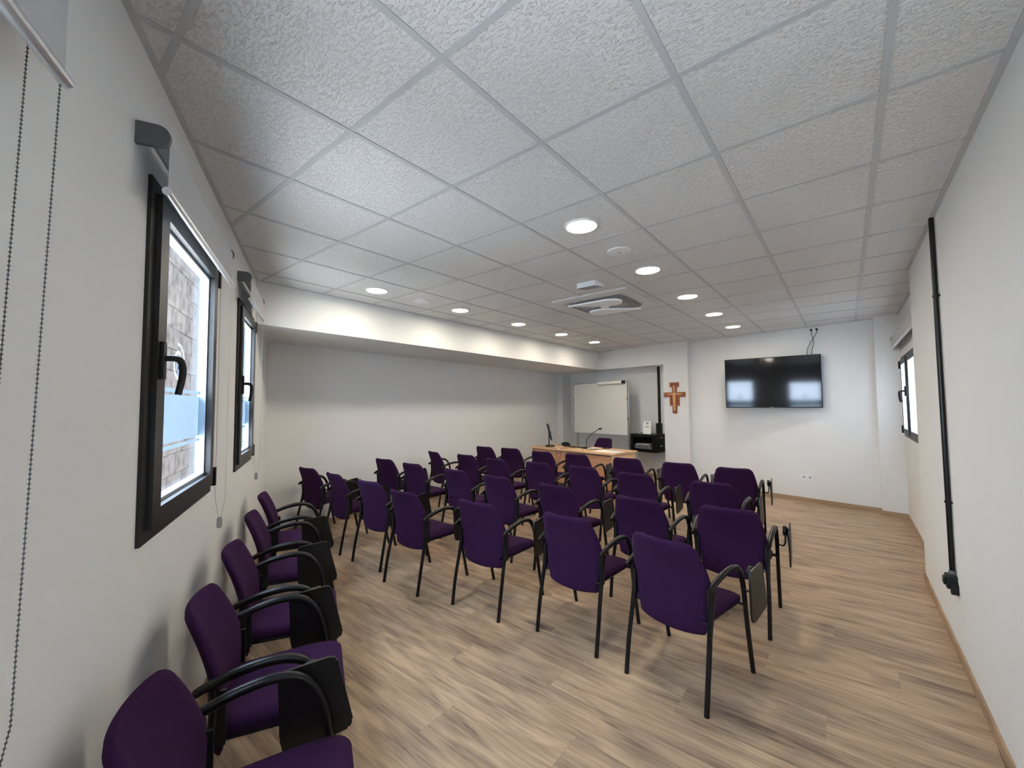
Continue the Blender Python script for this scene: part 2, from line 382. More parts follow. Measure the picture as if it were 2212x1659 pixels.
for wi, (a, b, z0, z1) in enumerate(WIN):
    w = struct('window_%d' % (wi + 1), ['dark aluminium window nearest the camera, behind the near blind', 'large dark aluminium window in the middle of the left wall', 'farther narrow dark window beside the soffit corner'][wi])
    F = L
    bm = bmesh.new(); ring(bm, a, b, z0, z1, .045, -.06, .012, F); link('outer_frame', bm, M_alu, w)
    bm = bmesh.new(); ring(bm, a + .047, b - .047, z0 + .045, z1 - .045, .062, -.035, .030, F, wl_=.085, wr_=.07); link('sash', bm, M_alu, w)
    gs0, gs1, gz0, gz1 = a + .132, b - .117, z0 + .107, z1 - .107
    bm = bmesh.new(); ring(bm, gs0, gs1, gz0, gz1, .014, -.034, .004, F); link('glazing_bead', bm, M_alug, w)
    bm = bmesh.new(); bx(bm, gs0 + .004, gs1 - .004, -.032, -.028, gz0 + .004, gz1 - .004, f=F); link('glass_pane', bm, M_glass, w)
    bm = bmesh.new()
    for (fa, fb) in ((1.425, 1.632), (1.397, 1.415), (1.642, 1.660)): bx(bm, gs0 + .006, gs1 - .006, -.0265, -.0262, fa, fb, f=F)
    link('frosted_band', bm, M_film, w)
    # frosted emblem: open ring with a small cross shape inside
    bm = bmesh.new(); cs = (gs0 + gs1) / 2; cz = 1.765
    for (r0, r1, a0, a1) in ((.088, .100, -70, 100), (.050, .066, 60, 300)):
        n = 18; v0 = []; v1 = []
        for k in range(n + 1):
            t = math.radians(a0 + (a1 - a0) * k / n)
            v0.append(bm.verts.new(F(cs + r0 * math.cos(t), -.0262, cz + r0 * math.sin(t)))); v1.append(bm.verts.new(F(cs + r1 * math.cos(t), -.0262, cz + r1 * math.sin(t))))
        for k in range(n): bm.faces.new((v0[k], v0[k + 1], v1[k + 1], v1[k]))
    bx(bm, cs - .01, cs + .01, -.0266, -.0262, cz - .05, cz + .045, f=F); bx(bm, cs - .035, cs + .05, -.0266, -.0262, cz - .02, cz - .004, f=F)
    link('frosted_emblem', bm, M_film, w)
    for hz in (z0 + .03, z1 - .13):
        bm = bmesh.new(); bx(bm, b - .012, b + .014, .012, .036, hz, hz + .10, f=F, bevel=.003); link('hinge', bm, M_blackp, w)
    handle(w, F, a + .078, (z0 + z1) / 2 + .005, .030)
    # outer sill
    bm = bmesh.new(); bx(bm, a, b, -TH - .05, -TH, z0 - .03, z0, f=F); link('sill', bm, M_white, w)
FR = lambda y, o, z: Vector((WX - o, y, z))
w = struct('window_4', 'dark two-leaf window in the right wall recess')
a, b, z0, z1 = RW
bm = bmesh.new(); ring(bm, a, b, z0, z1, .05, -.06, .012, FR); link('outer_frame', bm, M_alu, w)
mid = 6.43
for (p, q_) in ((a + .045, mid + .01), (mid - .01, b - .045)):
    bm = bmesh.new(); ring(bm, p, q_, z0 + .04, z1 - .04, .068, -.03, .030 if p < 6 else .026, FR); link('sash', bm, M_alu, w)
    bm = bmesh.new(); bx(bm, p + .06, q_ - .06, .020, .023, z0 + .1, z1 - .1, f=FR); link('frosted_pane', bm, M_frost, w)
bm = bmesh.new(); bx(bm, mid - .022, mid + .022, .026, .045, z0 + .05, z1 - .05, f=FR); link('mullion_cover', bm, M_alu, w)
for hz in (z0 + .04, z1 - .15):
    bm = bmesh.new(); bx(bm, b - .012, b + .02, .012, .04, hz, hz + .1, f=FR, bevel=.003); link('hinge', bm, M_blackp, w)
for k, hy in enumerate((mid + .045, mid - .10)):
    h = empty('handle'); h.parent = w
    bm = bmesh.new(); bx(bm, hy - .017, hy + .017, .04, .055, 1.64, 1.76, f=FR, bevel=.004); link('handle_plate', bm, M_blackp, h, smooth=True)
    bm = bmesh.new(); tube(bm, smoothpath([FR(hy, .05, 1.70), FR(hy, .085, 1.70), FR(hy, .10, 1.685), FR(hy, .10, 1.63), FR(hy, .09, 1.57)], 5), .0105, 10); link('handle_grip', bm, M_blackp, h, smooth=True)

# ------------------------------------------------------------------ roller blinds
def blind(s0, s1, ztop_, zbar, label, cs=None, czb=.95, F=L, off=.055, tilt=0.0, chain=True):
    t = empty('roller_blind', F((s0 + s1) / 2, 0, ztop_)); inv = Matrix.Translation(-t.location)
    G = lambda s, o, z: F(s, o, z) - t.location
    tag(t, label, 'blind', 'grey roller blinds above the windows')
    zc = ztop_ - .036
    for e in (s0, s1 - .018):
        bm = bmesh.new(); pts = [(0.0, zc - .036), (0.0, zc + .036)]
        for k in range(9):
            an = math.radians(90 - 180 * k / 8); pts.append((off + .036 * math.cos(an), zc + .036 * math.sin(an)))
        a_ = [bm.verts.new(G(e, o, z)) for o, z in pts]; b_ = [bm.verts.new(G(e + .018, o, z)) for o, z in pts]
        bm.faces.new(a_); bm.faces.new(b_[::-1])
        for i in range(len(pts)): bm.faces.new((a_[i], a_[(i + 1) % len(pts)], b_[(i + 1) % len(pts)], b_[i]))
        link('end_bracket', bm, M_gray, t, smooth=True)
    bm = bmesh.new(); tube(bm, [G(s0 + .018, off, zc), G(s1 - .018, off, zc)], .029, 20); link('roller_tube', bm, M_blind, t, smooth=True)
    bm = bmesh.new(); bx(bm, s0 + .02, s1 - .02, off + .0285, off + .0297, zbar, zc, f=G); link('fabric', bm, M_blind, t)
    bm = bmesh.new(); tube(bm, [G(s0 + .012, off + .029, zbar), G(s1 - .012, off + .029, zbar)], .0125, 14); link('bottom_bar', bm, M_rail, t, smooth=True)
    for e in (s0 + .008, s1 - .012):
        bm = bmesh.new(); tube(bm, [G(e, off + .029, zbar), G(e + .004, off + .029, zbar)], .0138, 14); link('bar_cap', bm, M_white, t, smooth=True)
    if chain:
        cs = cs if cs is not None else s1 - .009
        bm = bmesh.new(); n = 0
        zz = zc; pts = []
        while zz > czb + .03: pts.append((zz, 0)); zz -= .0085
        for k in (0, 1):
            o0 = off - .024 if k == 0 else off + .024
            for (z, _) in pts:
                u = (zc - z) / (zc - czb); o = o0 + (off - o0) * max(0, (u - .92) / .08) * .8 ; s = cs + tilt * u
                c = G(s, o, z); r = .0026
                vs = [bm.verts.new(c + Vector(v) * r) for v in ((1, 0, 0), (0, 1, 0), (-1, 0, 0), (0, -1, 0), (0, 0, 1.2), (0, 0, -1.2))]
                for i in range(4):
                    bm.faces.new((vs[i], vs[(i + 1) % 4], vs[4])); bm.faces.new((vs[(i + 1) % 4], vs[i], vs[5]))
            tube(bm, [G(cs + tilt * t_, o0 + (off - o0) * max(0, (t_ - .92) / .08) * .8, zc - (zc - czb) * t_) for t_ in (0, .5, .92, 1.0)], .0008, 5)
        link('bead_chain', bm, M_gray if s0 < 0 else M_grayl, t, smooth='all')
        bm = bmesh.new(); prism(bm, rrect(.026, .062, .012), -.005, .005, f=lambda x, y, z: G(cs + tilt + z, off + x, czb - .02 + y)); link('chain_weight', bm, M_grayl, t, smooth=True)
    return t
blind(-1.86, -0.445, 2.50, 2.215, 'near grey roller blind at the top left edge, cut by the frame', tilt=-.07, czb=.92)
blind(0.131, 1.31, 2.497, 2.285, 'grey roller blind over the large middle window', cs=1.29)
blind(2.011, 2.855, 2.572, 2.372, 'small grey roller blind over the far window by the soffit', cs=2.84, czb=.97)
blind(4.93, 7.42, 2.475, 2.30, 'pale roller blind in the right wall recess', F=FR, chain=False)

# ------------------------------------------------------------------ chairs
def pad_back():
    bm = bmesh.new(); NU = 16
    zs = [.338, .343, .353, .38, .45, .50, .56, .62, .67, .72, .765, .795, .812, .825, .833, .836]
    def hw(z):
        pts = [(.338, .188), (.45, .206), (.55, .221), (.62, .228), (.68, .219), (.74, .205), (.80, .190), (.836, .184)]
        for (za, wa), (zb, wb_) in zip(pts, pts[1:]):
            if z <= zb: w = wa + (wb_ - wa) * (z - za) / (zb - za); break
        if z > .781: d = z - .781; w -= .055 - math.sqrt(max(0, .055 ** 2 - d * d))
        if z < .353: d = .353 - z; w -= .018 - math.sqrt(max(0, .018 ** 2 - d * d * 1.4))
        return w
    def yb(z): 
        return .082 - .10 * max(0, (z - .56) / .276) ** 1.5
    def th(z, u):
        tz = min(1, (z - .3379) / .03, (.8362 - z) / .03); tz = math.sqrt(max(0, tz * (2 - tz)))
        return (.006 + .017 * (1 - abs(u) ** 5) ** .5 * tz) * min(1, tz + .12)
    F_, K_ = [], []
    for z in zs:
        w = hw(z); rf = []; rb = []
        for i in range(NU + 1):
            u = -1 + 2 * i / NU; x = u * w; c = yb(z) + .030 * u * u; zz = z - (.012 * (1 - u * u) if z < .45 else 0)
            t = th(z, u) ; rf.append(bm.verts.new((x, c + t, zz))); rb.append(bm.verts.new((x, c - t, zz)))
        F_.append(rf); K_.append(rb)
    n = len(zs)
    for j in range(n - 1):
        for i in range(NU):
            bm.faces.new((F_[j][i], F_[j + 1][i], F_[j + 1][i + 1], F_[j][i + 1])); bm.faces.new((K_[j][i], K_[j][i + 1], K_[j + 1][i + 1], K_[j + 1][i]))
        for e in (0, NU): bm.faces.new((F_[j][e], K_[j][e], K_[j + 1][e], F_[j + 1][e]))
    for i in range(NU):
        for j in (0, n - 1): bm.faces.new((F_[j][i], F_[j][i + 1], K_[j][i + 1], K_[j][i]))
    return bm
def pad_seat():
    bm = bmesh.new(); NU = 14; ys = [.085, .09, .11, .16, .22, .30, .38, .44, .485, .51, .525, .530]
    def hw(y):
        w = .200 + .030 * min(1, (y - .085) / .30)
        if y > .475: d = y - .475; w -= .055 - math.sqrt(max(0, .055 ** 2 - d * d))
        return w
    T_, U_ = [], []
    for y in ys:
        w = hw(y); a = []; b = []
        for i in range(NU + 1):
            u = -1 + 2 * i / NU; e = (1 - abs(u) ** 6) ** .5
            fy = min(1, (y - .084) / .02, (.5305 - y) / .045); fy = math.sqrt(max(0, fy * (2 - fy)))
            top = .448 - .008 * (1 - u * u) + (.020 * e * fy) - .014 * max(0, (y - .40) / .13) ** 2
            bot = .418 - .012 * e * fy - .010 * max(0, (y - .40) / .13) ** 2
            a.append(bm.verts.new((u * w, y, top))); b.append(bm.verts.new((u * w, y, bot)))
        T_.append(a); U_.append(b)
    n = len(ys)
    for j in range(n - 1):
        for i in range(NU):
            bm.faces.new((T_[j][i], T_[j][i + 1], T_[j + 1][i + 1], T_[j + 1][i])); bm.faces.new((U_[j][i], U_[j + 1][i], U_[j + 1][i + 1], U_[j][i + 1]))
        for e in (0, NU): bm.faces.new((T_[j][e], U_[j][e], U_[j + 1][e], T_[j + 1][e]))
    for i in range(NU):
        for j in (0, n - 1): bm.faces.new((T_[j][i], T_[j][i + 1], U_[j][i + 1], U_[j][i]))
    return bm
CH = {}
def build_chair():
    root = empty('chair')
    link('seat', pad_seat(), M_fab, root, smooth='all')
    link('backrest', pad_back(), M_fab, root, smooth='all')
    for s in (-1, 1):
        bm = bmesh.new(); tube(bm, smoothpath([(s * .231, 0, 0), (s * .232, .035, .20), (s * .227, .080, .40), (s * .229, .098, .50), (s * .240, .096, .610)], 4), lambda t: .0135 if t < .5 else .0145, 10)
        link('leg', bm, M_black, root, smooth=True)
        bm = bmesh.new(); tube(bm, smoothpath([(s * .262, .452, .50), (s * .262, .485, .30), (s * .261, .555, 0)], 4), .0135, 10)
        link('leg', bm, M_black, root, smooth=True)
        bm = bmesh.new(); tube(bm, smoothpath([(s * .244, .048, .606), (s * .246, .09, .625), (s * .254, .18, .654), (s * .260, .285, .667), (s * .262, .365, .650), (s * .262, .413, .603), (s * .262, .438, .55), (s * .262, .452, .50)], 6), lambda t: .0145 + .002 * math.sin(min(1, t * 1.4) * math.pi), 12)
        link('armrest', bm, M_black, root, smooth=True)
        bm = bmesh.new(); bx(bm, s * .212, s * .224, .085, .135, .40, .585); link('side_plate', bm, M_blackp, root)
    bm = bmesh.new()
    for s in (-1, 1): tube(bm, [(s * .200, .100, .410), (s * .205, .470, .405)], .010, 8)
    tube(bm, [(-.228, .10, .412), (.228, .10, .412)], .010, 8); tube(bm, [(-.262, .464, .418), (.262, .464, .418)], .011, 8)
    link('seat_frame', bm, M_black, root, smooth=True)
    return root
def add_tablet(root):
    outl = [(y_ - .08, z_ + .008) for y_, z_ in [(.400, .440), (.396, .560), (.392, .640), (.404, .657), (.56, .672), (.580, .660), (.636, .43), (.622, .405), (.44, .378), (.412, .388)]]
    bm = bmesh.new(); c = Vector((.51, .53))
    def yz(k): return outl[k]
    P = [Vector((0, y, z)) for y, z in outl]
    for x in (.338, .350):
        pass
    a = [bm.verts.new((.342, p.y - .012, p.z)) for p in P]; b = [bm.verts.new((.352, p.y - .012, p.z)) for p in P]
    bm.faces.new(a); bm.faces.new(b[::-1]); n = len(P)
    side = [bm.faces.new((a[i], b[i], b[(i + 1) % n], a[(i + 1) % n])) for i in range(n)]
    cross = [e for e in bm.edges if abs(e.verts[0].co.x - e.verts[1].co.x) > .005]
    bmesh.ops.bevel(bm, geom=cross, offset=.008, segments=2, affect='EDGES')
    t = link('writing_tablet', bm, M_tab, root, smooth=True)
    bm = bmesh.new(); lathe(bm, [(.030, -.014), (.036, -.009), (.036, .006), (.028, .014)], 18, f=lambda x, y, z: Vector((.318 + z, .405 + x, .628 + y))); link('pivot_knob', bm, M_blackp, t, smooth=True)
    bm = bmesh.new(); tube(bm, smoothpath([(.322, .41, .645), (.336, .42, .60), (.340, .435, .53), (.341, .445, .45)], 4), lambda q: .014 - .009 * q, 8); link('tablet_bracket', bm, M_blackp, t, smooth=True)
    bm = bmesh.new(); tube(bm, smoothpath([(.262, .445, .520), (.285, .442, .506), (.306, .432, .512), (.317, .422, .545), (.318, .410, .61)], 5), .0055, 8); link('hinge_rod', bm, M_black, t, smooth=True)
proto = build_chair(); proto_t = build_chair(); add_tablet(proto_t)
def copy_tree(o, parent=None):
    c = o.copy(); COL.objects.link(c)
    if parent: c.parent = parent
    for ch in list(o.children): copy_tree(ch, c)
    return c
used = set()
def chair(x, y, deg, tablet, label, group):
    p = proto_t if tablet else proto
    if p.name in used: r = copy_tree(p)
    else: r = p; used.add(p.name)
    r.location = (x, y, 0); r.rotation_euler = (0, 0, math.radians(deg))
    r['label'] = label; r['category'] = 'chair'; r['group'] = group
    return r
ROWS = [
 [(0.868, 1.998, -9.6), (0.201, 2.069, -1.9), (-0.552, 1.987, 2.5), (-1.342, 1.886, 0.8), (-2.024, 1.976, 2.0), (-2.748, 1.996, -5), (-3.4, 2.007, 4)],
 [(1.016, 2.938, 3.1), (0.376, 2.856, -2.4), (-0.438, 2.911, -2.4), (-1.185, 2.937, -2.7), (-1.854, 2.981, -0.5), (-2.668, 2.991, 1.5), (-3.349, 3.039, 4)],
 [(0.684, 3.882, 0.2), (-0.098, 3.948, 0.9), (-0.785, 4.049, -1.7), (-1.416, 4.016, 2.7), (-2.088, 3.96, -1.5), (-2.757, 4.041, -1.3), (-3.48, 4.036, -15)],
 [(0.673, 4.956, 5.1), (0.034, 5.003, 3.1), (-0.668, 5.061, 3.7), (-1.463, 5.067, 0.4), (-2.077, 5.045, 0.4), (-2.79, 5.132, 5), (-3.345, 5.084, 1.4)]]
NT = {(2, 5), (3, 6)}
rown = ['row nearest the camera', 'second row from the camera', 'third row from the camera', 'row nearest the desk']
ordn = ['rightmost', 'second from the right', 'third from the right', 'middle one of seven', 'third from the left', 'second from the left', 'leftmost']
for r, row in enumerate(ROWS):
    for c, (x, y, g) in enumerate(row):
        chair(x - .055, y, g, (r, c) not in NT, 'purple fabric armchair with black legs, %s, %s' % (rown[r], ordn[c]), 'purple chairs in four rows facing the desk')
lab5 = ['nearest of the chairs lined along the left window wall, cut by frame', 'second nearest purple chair along the left window wall', 'middle purple chair of five along the left window wall', 'second farthest purple chair along the left window wall', 'farthest purple chair along the left window wall']
for k, (s, o) in enumerate(((-.158, .13), (.478, .13), (1.122, .13), (1.86, .13), (2.56, .13))):
    p = L(s, o, 0); chair(p.x, p.y, -25.6 + (0, 0, 0, 1, 2)[k], True, lab5[k], 'purple chairs along the left window wall')
c = chair(-2.42, 7.88, 171, False, 'purple chair behind the desk, facing the rows', 'chair behind the desk')
for ch_ in [q for q in D.objects if q.parent == c and q.name.startswith('armrest')]: D.objects.remove(ch_)

# ------------------------------------------------------------------ ceiling fittings
rlab = ['nearest', 'second', 'third', 'fourth', 'farthest']
for ci, cx in enumerate((0.30, -2.12)):
    for k in range(5):
        cy = 2.10 + 1.198 * k
        t = empty('downlight', (cx, cy, H))
        tag(t, 'lit round recessed downlight, %s in the %s row of ceiling lights' % (rlab[k], ('right', 'left')[ci]), 'ceiling light', 'round downlights in two ceiling rows')
        bm = bmesh.new(); lathe(bm, [(.098, .0035), (.098, -.003), (.102, -.006), (.112, -.005), (.1165, 0.0), (.1165, .0035)], 36); link('trim_ring', bm, M_white, t, smooth=True)
        bm = bmesh.new(); lathe(bm, [(.0975, .0), (.0975, .003), (.0, .0032)], 32); o = link('diffuser', bm, M_lamp, t, smooth=False)
slab = ['nearer of the right row, beside the nearest light', 'farther of the right row, before the last light', 'nearer of the left row, beside the nearest light', 'farther of the left row, before the last light']
for k, (cx, cy) in enumerate(((.30, 2.70), (.34, 6.34), (-2.12, 2.70), (-2.06, 6.25))):
    t = empty('ceiling_speaker', (cx, cy, H)); tag(t, 'flat white round ceiling speaker, ' + slab[k], 'speaker', 'round ceiling speakers')
    bm = bmesh.new(); lathe(bm, [(.0, -.008), (.080, -.008), (.092, -.005), (.096, .003), (.0, .003)], 36); link('cover', bm, M_white, t, smooth=True)
    bm = bmesh.new(); lathe(bm, [(.0, -.0095), (.006, -.0095), (.006, -.007)], 12); link('centre_dot', bm, M_blackp, t)
# wedge-shaped vent fitting
t = empty('ceiling_vent', (-.30, 3.34, H)); tag(t, 'small white wedge vent with louvres, beside the air conditioner', 'vent')
bm = bmesh.new(); 
vs = [(-.10, -.09, .002), (.10, -.09, .002), (.10, .09, .002), (-.10, .09, .002), (-.10, -.095, -.050), (.10, -.095, -.050), (.10, .09, -.022), (-.10, .09, -.022)]
v = [bm.verts.new(p) for p in vs]
for f_ in ((0, 1, 2, 3), (4, 7, 6, 5), (0, 4, 5, 1), (1, 5, 6, 2), (2, 6, 7, 3), (3, 7, 4, 0)): bm.faces.new([v[i] for i in f_])
link('body', bm, M_white, t)
for k in range(6):
    xx = -.085 + k * .032
    bm = bmesh.new(); bx(bm, xx, xx + .008, -.085, .085, -.004, .0, f=lambda x, y, z: Vector((x, y, z - .0235 - (.09 - y) / .185 * .028))); link('slat', bm, M_louv, t)
# cassette air conditioner
t = empty('cassette_air_conditioner', (-.535, 4.14, H)); tag(t, 'square white ceiling cassette air conditioner with propeller shaped louvre covers', 'air conditioner')
bm = bmesh.new(); S = .465
def rr(s, z, r): return [(x, y, z) for x, y in rrect(2 * s, 2 * s, r, 5)]
def loft(bm, rings, cap=True):
    V = [[bm.verts.new(p) for p in r] for r in rings]; n = len(V[0])
    for a_, b_ in zip(V, V[1:]):
        for i in range(n): bm.faces.new((a_[i], a_[(i + 1) % n], b_[(i + 1) % n], b_[i]))
    if cap: bm.faces.new(V[0][::-1]); bm.faces.new(V[-1])
loft(bm, [rr(S, .003, .03), rr(S, -.012, .03), rr(S - .02, -.022, .04), rr(S - .10, -.030, .05), rr(S - .11, -.016, .05)])
link('panel', bm, M_dimwhite, t, smooth=True)
bm = bmesh.new(); loft(bm, [rr(.325, -.015, .06), rr(.325, -.034, .06), rr(.30, -.040, .06)]); link('grille_plate', bm, M_louv, t, smooth=True)
for qd in range(4):
    an = qd * math.pi / 2 + math.pi; ca, sa = math.cos(an), math.sin(an)
    rot = lambda x, y, z, ca=ca, sa=sa: Vector((ca * x - sa * y, sa * x + ca * y, z))
    bm = bmesh.new(); bx(bm, -.24, .24, .335, .355, -.033, -.027, f=rot); link('air_slot', bm, M_louv, t)
for sg in (1, -1):
    bm = bmesh.new(); pts = [(-.31, -.33), (.19, -.33)]
    for k in range(11):
        a_ = math.radians(-75 + 165 * k / 10); pts.append((.155 + .135 * math.cos(a_), -.19 + .135 * math.sin(a_)))
    pts.append((.06, -.052))
    prism(bm, [(sg * x, sg * y) for x, y in pts], -.066, -.048); link('propeller_cover', bm, M_litwhite, t, smooth=True)
for qx, qy, n0 in ((1, 1, 0), (-1, -1, 180)):
    bm = bmesh.new()
    for k in range(9):
        a_ = math.radians(n0 + 5 + 12 * k); c0, s0_ = math.cos(a_), math.sin(a_)
        bx(bm, .12, .27, -.004, .004, -.044, -.039, f=lambda x, y, z, c0=c0, s0_=s0_: Vector((c0 * x - s0_ * y, s0_ * x + c0 * y, z)))
    link('louvre_fan', bm, M_grayl, t)
bm = bmesh.new(); lathe(bm, [(.0, -.060), (.045, -.060), (.05, -.05), (.05, -.04)], 24); link('hub', bm, M_white, t, smooth=True)

# ------------------------------------------------------------------ right wall conduit
t = empty('cable_conduit', (FX, 3.44, 0)); tag(t, 'black vertical cable conduit with junction box on the right wall', 'conduit')
bm = bmesh.new(); tube(bm, [(-.016, 0.02, H - .002), (-.016, .01, 1.6), (-.016, 0, .50)], .0135, 12); link('pipe', bm, M_black, t, smooth=True)
for z in (2.255, .945):
    bm = bmesh.new(); tube(bm, [(-.016, .005, z - .006), (-.016, .005, z + .006)], .018, 12); bx(bm, -.008, 0, -.026, .026, z - .006, z + .006); link('clip', bm, M_blackp, t)
bm = bmesh.new(); bx(bm, -.05, 0, -.05, .03, .42, .50, bevel=.006); bx(bm, -.035, 0, -.07, -.04, .395, .46, bevel=.005); link('junction_box', bm, M_blackp, t)
bm = bmesh.new(); bx(bm, -.062, -.05, -.035, .012, .44, .485, bevel=.004); link('box_lid', bm, M_blackp, t)
bm = bmesh.new(); lathe(bm, [(.016, -.004), (.019, 0), (.019, .018), (.015, .024)], 14, f=lambda x, y, z: Vector((x - .016, y, z + .50))); link('collar', bm, M_gray, t, smooth=True)

# ------------------------------------------------------------------ television
t = empty('television', (0.69, 7.645, 1.49), .026); tag(t, 'wide black flat television mounted on the far wall', 'television')
bm = bmesh.new(); bx(bm, -.675, .675, -.02, .012, 0, .835, bevel=.004); link('bezel', bm, M_blackp, t)
bm = bmesh.new(); bx(bm, -.664, .664, -.0222, -.019, .016, .824); link('screen', bm, M_screen, t)
bm = bmesh.new(); bx(bm, -.60, .60, .012, .042, .05, .78, bevel=.008); link('rear_housing', bm, M_blackp, t)
bm = bmesh.new(); bx(bm, -.03, .03, -.0235, -.021, .005, .011); link('logo_plate', bm, M_grayl, t)
bm = bmesh.new(); bx(bm, -.2, .2, .042, .054, .2, .6); bx(bm, -.15, -.10, .05, .23, .3, .5); bx(bm, .10, .15, .05, .175, .3, .5); link('wall_bracket', bm, M_blackp, t)
def outlet(loc, wid, hei, n, label, parts=True):
    t = empty('wall_socket', loc, math.atan(BK)); tag(t, label, 'socket', 'white wall sockets')
    bm = bmesh.new(); bx(bm, -wid / 2, wid / 2, -.011, 0, -hei / 2, hei / 2, bevel=.003); link('plate', bm, M_white, t)
    for k in range(n):
        x = (k - (n - 1) / 2) * wid / n
        bm = bmesh.new(); lathe(bm, [(.0, .0), (.019, .0), (.021, .003)], 18, f=lambda a, b_, c_: Vector((x + a, -.0125 + c_, b_))); link('socket_hole', bm, M_grayl, t)
        bm = bmesh.new()
        for q_ in (-.008, .008): lathe(bm, [(.0, 0), (.003, 0), (.003, .001)], 8, f=lambda a, b_, c_: Vector((x + q_ + a, -.0135 + c_, b_)))
        link('pin_hole', bm, M_blackp, t)
    return t
outlet(B(1.12, 8.0, .385), .165, .085, 2, 'double white socket low on the far wall below the television')
outlet(B(1.29, 8.0, 2.727), .15, .085, 2, 'double white socket at the ceiling above the television')
for k, (x0, x1, bend) in enumerate(((1.255, 1.245, .03), (1.325, 1.20, -.02))):
    bm = bmesh.new(); p0 = B(x0, 7.975, 2.72); p1 = B(x1, 7.97, 2.33)
    P = [p0, p0 + Vector((0, -.01, -.05)), (p0 + p1) / 2 + Vector((bend, -.01, 0)), p1 + Vector((bend * .4, -.01, .08)), p1 + Vector((0, -.07, -.04)), p1 + Vector((0, -.16, -.08))]
    tube(bm, smoothpath(P, 6), .0042, 7)
    lathe(bm, [(.0, -.02), (.014, -.02), (.017, -.005), (.017, .012)], 14, f=lambda a, b_, c_: p0 + Vector((a, c_ + .0, b_)))
    tag(link('power_cable', bm, M_blackp, smooth=True), ['black cable, left one of two rising from television to ceiling socket', 'black cable, right one of two rising from television to ceiling socket'][k], 'cable', 'television cables')

# ------------------------------------------------------------------ cross on the column (plain stand-in)
t = empty('wall_cross', B(-.985, 7.85, 1.68), math.atan(BK)); tag(t, 'dark red and tan wooden cross hanging on the white column', 'cross')
def crosspoly(g):
    h = [(-.043, -.30), (.043, -.30), (.043, -.15), (.098, -.15), (.098, .02), (.222, .02), (.222, .113), (.045, .113), (.045, .215), (.092, .215), (.092, .31), (-.092, .31), (-.092, .215), (-.045, .215), (-.045, .113), (-.222, .113), (-.222, .02), (-.098, .02), (-.098, -.15), (-.043, -.15)]
    if not g: return h
    n = len(h); out = []
    for i in range(n):
        p, c_, q_ = Vector(h[i - 1]), Vector(h[i]), Vector(h[(i + 1) % n]); d1 = (c_ - p).normalized(); d2 = (q_ - c_).normalized()
        n1 = Vector((-d1.y, d1.x)); n2 = Vector((-d2.y, d2.x)); out.append(tuple(c_ + (n1 + n2) * g))
    return out
fz = lambda x, z, y: Vector((x, -y, z))
bm = bmesh.new(); prism(bm, crosspoly(0), .002, .022, f=fz); link('board', bm, M_red, t)
bm = bmesh.new(); prism(bm, crosspoly(.010), .022, .0245, f=fz); link('gilded_border', bm, M_gold, t)
bm = bmesh.new(); prism(bm, crosspoly(.017), .0245, .027, f=fz); link('painted_field', bm, M_red, t)
bm = bmesh.new(); prism(bm, [(-.014, -.25), (.014, -.25), (.020, -.12), (.030, .0), (.028, .062), (.17, .066), (.17, .080), (.028, .092), (.012, .10), (.012, .25), (-.012, .25), (-.012, .10), (-.028, .092), (-.17, .080), (-.17, .066), (-.028, .062), (-.030, .0), (-.020, -.12)], .027, .031, f=fz); link('pale_inlay', bm, M_tan, t)

# ------------------------------------------------------------------ whiteboard on stand
t = empty('whiteboard', B(-2.74, 7.72, 0), math.atan(BK)); tag(t, 'blank whiteboard on a grey metal stand behind the desk', 'whiteboard')
bm = bmesh.new(); bx(bm, -.755, .755, -.012, .012, .90, 2.05); link('panel', bm, M_wb, t)
bm = bmesh.new()
for (a_, b_, c_, d_) in ((-.768, -.752, .89, 2.063), (.752, .768, .89, 2.063)): bx(bm, a_, b_, -.018, .018, c_, d_)
bx(bm, -.752, .752, -.018, .018, 2.048, 2.063); bx(bm, -.752, .752, -.018, .018, .89, .905); link('frame', bm, M_chrome, t)
for x in (-.70, .755):
    bm = bmesh.new(); bx(bm, x - .02, x + .02, .02, .05, .0, 2.0); bx(bm, x - .02, x + .02, -.25, .30, 0.02, .05); link('leg', bm, M_chrome, t)
for z in (1.25, 1.68):
    for x in (-.76, .76):
        bm = bmesh.new(); bx(bm, x - .012, x + .012, -.022, -.014, z - .012, z + .012); link('clamp', bm, M_blackp, t)
bm = bmesh.new(); tube(bm, [(.02, -.052, 2.03), (.66, -.052, 2.045)], .034, 18); link('paper_roll', bm, M_paper, t, smooth=True)
bm = bmesh.new(); bx(bm, .665, .715, -.09, .02, 2.01, 2.075, bevel=.006); link('roll_holder', bm, M_blackp, t)

# ------------------------------------------------------------------ network rack
t = empty('wall_rack', B(-1.60, 8.25, .565), math.atan(BK)); tag(t, 'small black network rack mounted in the alcove by the column', 'rack cabinet')
bm = bmesh.new(); bx(bm, -.30, .30, -.45, 0, .355, .37); bx(bm, -.30, .30, -.45, 0, 0, .02); bx(bm, -.30, -.285, -.45, 0, .02, .355); bx(bm, .285, .30, -.45, 0, .02, .355); bx(bm, -.285, .285, -.02, 0, .02, .355)
link('case', bm, M_black, t)
bm = bmesh.new(); bx(bm, -.30, -.23, -.462, -.45, .0, .37); bx(bm, .22, .30, -.462, -.45, .0, .37); bx(bm, -.23, .22, -.462, -.45, .31, .37); bx(bm, -.23, .22, -.462, -.45, .0, .05); link('door_frame', bm, M_black, t)
bm = bmesh.new(); lathe(bm, [(.0, 0), (.012, 0), (.012, .006)], 12, f=lambda a, b_, c_: Vector((-.26 + a, -.468 + c_, .19 + b_))); link('lock', bm, M_chrome, t)
bm = bmesh.new()
for z in (.06, .10): bx(bm, -.24, .24, -.40, -.1, z, z + .035)
link('switch_unit', bm, M_gray, t)
